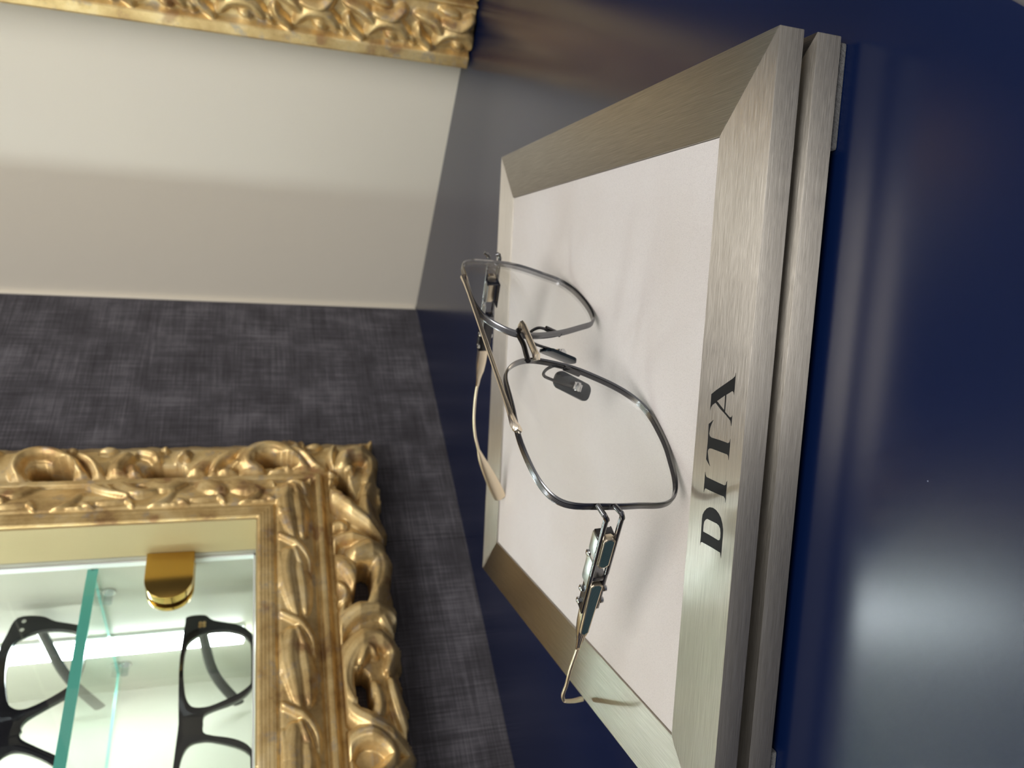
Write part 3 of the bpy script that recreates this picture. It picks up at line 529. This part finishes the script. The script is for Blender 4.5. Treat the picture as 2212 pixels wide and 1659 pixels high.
# strokes of the visible quarter, completed by repeating the motif along each rail
st = []
def shift(s_, dx, dz): return [s_[0], s_[1], s_[2], [[x + dx, z + dz] for x, z in s_[3]]]
for s_ in S:
    c = np.mean(s_[3], 0)
    if s_[0] == 'L':
        for k_ in (-3, -2, -1, 0, 1): st.append(['r'] + shift(s_, 54 * -k_, 0)[1:])
    elif s_[0] == 'M':
        for k_ in (-2, -1, 0, 1, 2, 3): st.append(['r'] + shift(s_, 0, 53 * k_)[1:])
    else:
        s2 = list(s_)
        if s_[0] == 'h' and c[1] > 150: s2[1] = 5.6
        st.append(s2)
        if c[1] > 222 and c[0] > -240: st.append(shift(s2, 0, 67)); st.append(shift(s2, 0, 134))
        if c[0] < -375 and c[1] < 140: st.append(shift(s2, -2, 0))
QCX, QCZ = -410.0, 411.0
def quarter_height(X, Z):
    d = np.maximum(X + 259.8, 142.5 - Z)
    base = np.interp(d, PD, PH)
    # clip the repeated leaf motifs to their own band
    Hs, Ho = stroke_field(X, Z, st)
    Hs = np.where((d < 13) | ((d > 36) & (d < 48)), 0, Hs)
    ripple = .35 * np.sin(d * 3.1) * ((d < 12) & (d > 1)) 
    h = base + Hs * np.where(d < 37, .62, 1.0) + ripple
    h = np.where(Ho > 0, h * (1 - .75 * Ho), h)
    edge = FW + 1.6 * np.sin((X + Z) * .21) + 1.1 * np.sin((X - Z) * .47 + 1)
    return d, h, edge, Ho
step = .75
xs = np.arange(QCX, -172, step); zs = np.arange(50, QCZ + step, step)
U, V = np.meshgrid(xs, zs, indexing='ij')
d, h, edge, ho = quarter_height(U, V)
mask = (d >= -0.01) & (d <= edge) & (ho < .9)
gf = empty('gilded_niche_frame', (-.41, -.001, .411), 0, 'carved antique gold frame with pierced scrollwork round the lit niche', 'frame')
gox, goy, goz = gf.location
for sx_ in (1, -1):
    for sz_ in (1, -1):
        tr = lambda u, v, hh, sx_=sx_, sz_=sz_: np.stack([sx_ * (u - QCX) / 1000, -hh / 1000, sz_ * (v - QCZ) / 1000], 1)
        if sx_ == 1 and sz_ == 1: q0 = heightmesh('carved_moulding', U, V, h, mask, tr, M['gilt'], gf, seam=True)
        else:
            o = q0.copy(); link(o, gf); o.scale = (sx_, 1, sz_)
# flat gold liner between the moulding and the glass
li = MB(); xa, xb, za, zb = NX0, NX1, NZ0, NZ1
for a, b in (((xb, -.034, za), (xb + .0012, -.0005, zb)), ((xa - .0012, -.034, za), (xa, -.0005, zb)), ((xa, -.034, za - .0012), (xb, -.0005, za)), ((xa, -.034, zb), (xb, -.0005, zb + .0012))):
    li.box([a[i] - (gox, goy, goz)[i] for i in range(3)], [b[i] - (gox, goy, goz)[i] for i in range(3)])
li.build('liner', M['liner'], gf, label='plain gold inner liner')

# glass door with a brass hinge
gd = empty('glass_door', ((NX0 + NX1) / 2, .006, NZ0), 0, 'clear glass pane closing the lit niche inside the gilt frame', 'glass door')
wx = (NX1 - NX0) / 2 - .0004; hz = NZ1 - NZ0
MB().box((-wx + .001, -.002, .0014), (wx - .001, .002, hz - .0014)).build('pane', M['door'], gd)
ed = MB()
for a, b in (((wx - .001, -.0022, .0004), (wx, .0022, hz - .0004)), ((-wx, -.0022, .0004), (-wx + .001, .0022, hz - .0004)), ((-wx, -.0022, .0004), (wx, .0022, .0014)), ((-wx, -.0022, hz - .0014), (wx, .0022, hz - .0004))): ed.box(a, b)
ed.build('pane_edge', M['dooredge'], gd, label='pale polished edge of the pane')
def tongue(x1, x0, zc, r, y0, y1):
    lp = [(x1, zc - r), (x1, zc + r)] + [(x0 + r - r * math.sin(t), zc + r * math.cos(t)) for t in np.linspace(0, math.pi, 20)]
    mb_ = MB(); poly_extrude(mb_, [lp], y0, y1, lambda x, y, z: (x, z, y)); return mb_
bh = empty('brass_door_hinge', (NX1 - .018, .006, .1935), 0, 'round-ended polished brass hinge clamped on the edge of the glass pane', 'hinge')
bx, by, bz = bh.location
tongue(NX1 - bx - .0004, -.305 + .008 - bx + .004, 0, .0140, -.0095, -.0025).build('hinge_plate', M['brass'], bh, bevel=.0012, seg=3)
tongue(NX1 - bx - .0004, -.305 + .008 - bx + .004, 0, .0140, .0025, .0060).build('clamp_plate', M['brass'], bh, bevel=.0008)
for dz in (-.012, .019):
    p_ = MB(); p_.tube([(.0 + .004, .0062, dz * .5), (.004, .0105, dz * .5)], .004, 20); p_.build('clamp_screw', M['chrome'], bh)

# shelf in the niche
sh = empty('glass_shelf', ((NX0 + NX1) / 2, .0825, .2365), 0, 'green-edged glass shelf crossing the lit niche, carrying the upper black glasses', 'shelf')
ws = (NX1 - NX0) / 2 - .001; y0, y1 = .0095 - .0825, .1525 - .0825; tkn = .0060
MB().box((-ws, y0 + .001, 0), (ws, y1 - .001, tkn)).build('shelf_pane', M['shelf'], sh)
se = MB(); se.box((-ws, y0, 0), (ws, y0 + .001, tkn)); se.box((-ws, y1 - .001, .002), (ws, y1, .0038)); se.box((ws - .001, y0, .0022), (ws, y1, .0038)); se.box((-ws, y0, .0022), (-ws + .001, y1, .0038)); se.build('shelf_edge', M['edge'], sh, label='teal green polished edge of the shelf')
for i, (x, y) in enumerate(((NX1, .038), (NX1, .140), (NX0, .038), (NX0, .140))):
    s_ = -1 if x == NX1 else 1
    o = empty('shelf_pin', (x, y, .2335), 0, ['clear shelf pin at the right front of the glass shelf, beside the hinge', 'clear shelf pin at the right rear of the glass shelf', 'clear shelf pin at the left front of the glass shelf', 'clear shelf pin at the left rear of the glass shelf'][i], 'shelf pin', 'pins under the glass shelf')
    MB().tube([(0, 0, 0), (s_ * .009, 0, 0)], .0027, 16).build('peg', M['clear'], o)
    MB().tube([(s_ * .0001, 0, 0), (s_ * .0015, 0, 0)], .0042, 20).build('collar', M['chrome'], o)
for i, x in enumerate((NX1, NX0)):
    s_ = -1 if x == NX1 else 1
    o = empty('light_strip', (x, .108 if i == 0 else .062, .15), 0, ['vertical white light strip on the right side of the lit niche', 'vertical white light strip on the left side of the lit niche'][i], 'light strip', 'light strips in the niche')
    MB().box((min(0, s_ * .002), -.012, 0), (max(0, s_ * .002), .012, .515)).build('channel', M['dooredge'], o)
    MB().box((min(s_ * .002, s_ * .0045), -.0095, .001), (max(s_ * .002, s_ * .0045), .0095, .514)).build('diffuser', M['led'], o, label='glowing white diffuser')

# black acetate glasses in the niche
def acetate(cx_, z0, outer, hole, label, style):
    g = empty('acetate_eyeglasses', (-.345 + cx_ / 1000, .045, z0), 0, label, 'eyeglasses', 'black glasses in the niche')
    out = smooth_loop(outer, 4, False); full = [(x, z) for x, z in out] + [(-x, z) for x, z in out[::-1]][1:-1]
    hm = np.mean(hole, 0); hl = [tuple(hm + (np.array(p) - hm) * .965) for p in smooth_loop(hole, 3)]; hr = [(-x, z) for x, z in hl]
    zmin = min(p[1] for p in full)
    tr = lambda x, y, z: (x / 1000, (z + .0012 * x * x) / 1000, (y - zmin) / 1000)
    fr = MB(); poly_extrude(fr, [full, hl, hr], -2.2, 2.2, tr); fr.build('front', M['acetate'], g, bevel=.0007, seg=2, label='glossy black acetate front')
    for q in (hl, hr):
        l_ = MB(); poly_extrude(l_, [q], -.5, .8, tr); l_.build('lens', M['lens'], g)
    xt = max(p[0] for p in full); zt = max(z for x, z in hole) - 3 if style == 1 else 36
    for s_ in (1, -1):
        t_ = MB(); zz = (36 - zmin)
        pth = [(s_ * (xt - 3), 5, zz), (s_ * (xt - 2), 40, zz - 2), (s_ * (xt - 3), 75, zz - 5), (s_ * (xt - 5), 100, zz - 11), (s_ * (xt - 10), 128, zz - 24)]
        P = [Vector(p) / 1000 for p in smooth_loop(pth, 6, False)]; n_ = len(P)
        t_.tube(P, 0, 10, ell=[((.0030 + .0016 * (i / n_)), .0016) for i in range(n_)], ref=(0, 0, 1)); t_.build('temple', M['acetate'], g)
    if style == 1: sp = [(xt - 4.5, 41.5), (xt - 11, 41.3)]; rr_ = .0013
    else: sp = [(xt - 9.5, 35.2), (xt - 7.2, 35.2), (xt - 9.5, 32.8), (xt - 7.2, 32.8)]; rr_ = .0012
    for s_ in (1, -1):
        for a, b in sp:
            p_ = MB(); c_ = Vector(tr(s_ * a, b, -2.2)); p_.tube([c_ + Vector((0, .0003, 0)), c_ + Vector((0, -.0004, 0))], rr_, 14); p_.build('rivet', M['chrome'] if style == 1 else M['dots'], g)
    return g
G = DATA['G']
acetate(G['g2'][0], .1427, G['g2'][1], G['g2'][2], 'thick black acetate eyeglasses with four brass dots on the niche floor, below the shelf', 2)
g1 = acetate(G['g1'][0], .2427, G['g1'][1], G['g1'][2], 'black acetate eyeglasses with silver corner rivets standing on the glass shelf', 1)

# ------------------------------------------------------------------ gilt frame on the cream wall, seen from the side
rs = []
random.seed(11)
for kz in range(-1, 10):
    z = kz * 47.0
    for s_ in ([ 'r', 4.2, 7, [[17, z], [24, z + 8], [23, z + 20], [15, z + 26]]], ['r', 3.4, 6, [[22, z + 22], [30, z + 30], [33, z + 42]]], ['r', 3.0, 6, [[15, z + 8], [18, z + 14]]],
               ['r', 3.6, 7, [[34, z + 4], [28, z + 12], [30, z + 24]]], ['r', 3.0, 6, [[13, z + 30], [19, z + 38], [26, z + 40]]], ['r', 2.4, 5, [[36, z + 14], [38, z + 26]]], ['r', 2.6, 5, [[14, z + 41], [20, z + 45]]]):
        rs.append(s_)
xs = np.arange(0, 63, .8); zs = np.arange(0, 415, .8)
U, V = np.meshgrid(xs, zs, indexing='ij')
Hs, Ho = stroke_field(U, V, rs)
base = np.interp(U, [0, 1, 9, 11, 13, 28, 41, 43, 45, 47, 60, 63], [19, 22, 23, 19, 18, 21, 18, 22, 15, 20, 22, 16])
hh = base + Hs * ((U > 10) & (U < 42))
fr = empty('gilded_wall_frame', (-.001, -.2390, .0001), 0, 'upright side of a carved bright gold frame on the cream wall, standing on the counter', 'frame')
heightmesh('carved_moulding', U, V, hh, np.ones_like(U, bool), lambda u, v, h_: np.stack([-h_ / 1000, -u / 1000, v / 1000], 1), M['gilt'], fr)

MB().box((-.006, -.45, 0), (0, -.060, .414)).build('dark_panel', M['carcase'], fr, label='dark panel held by the frame')
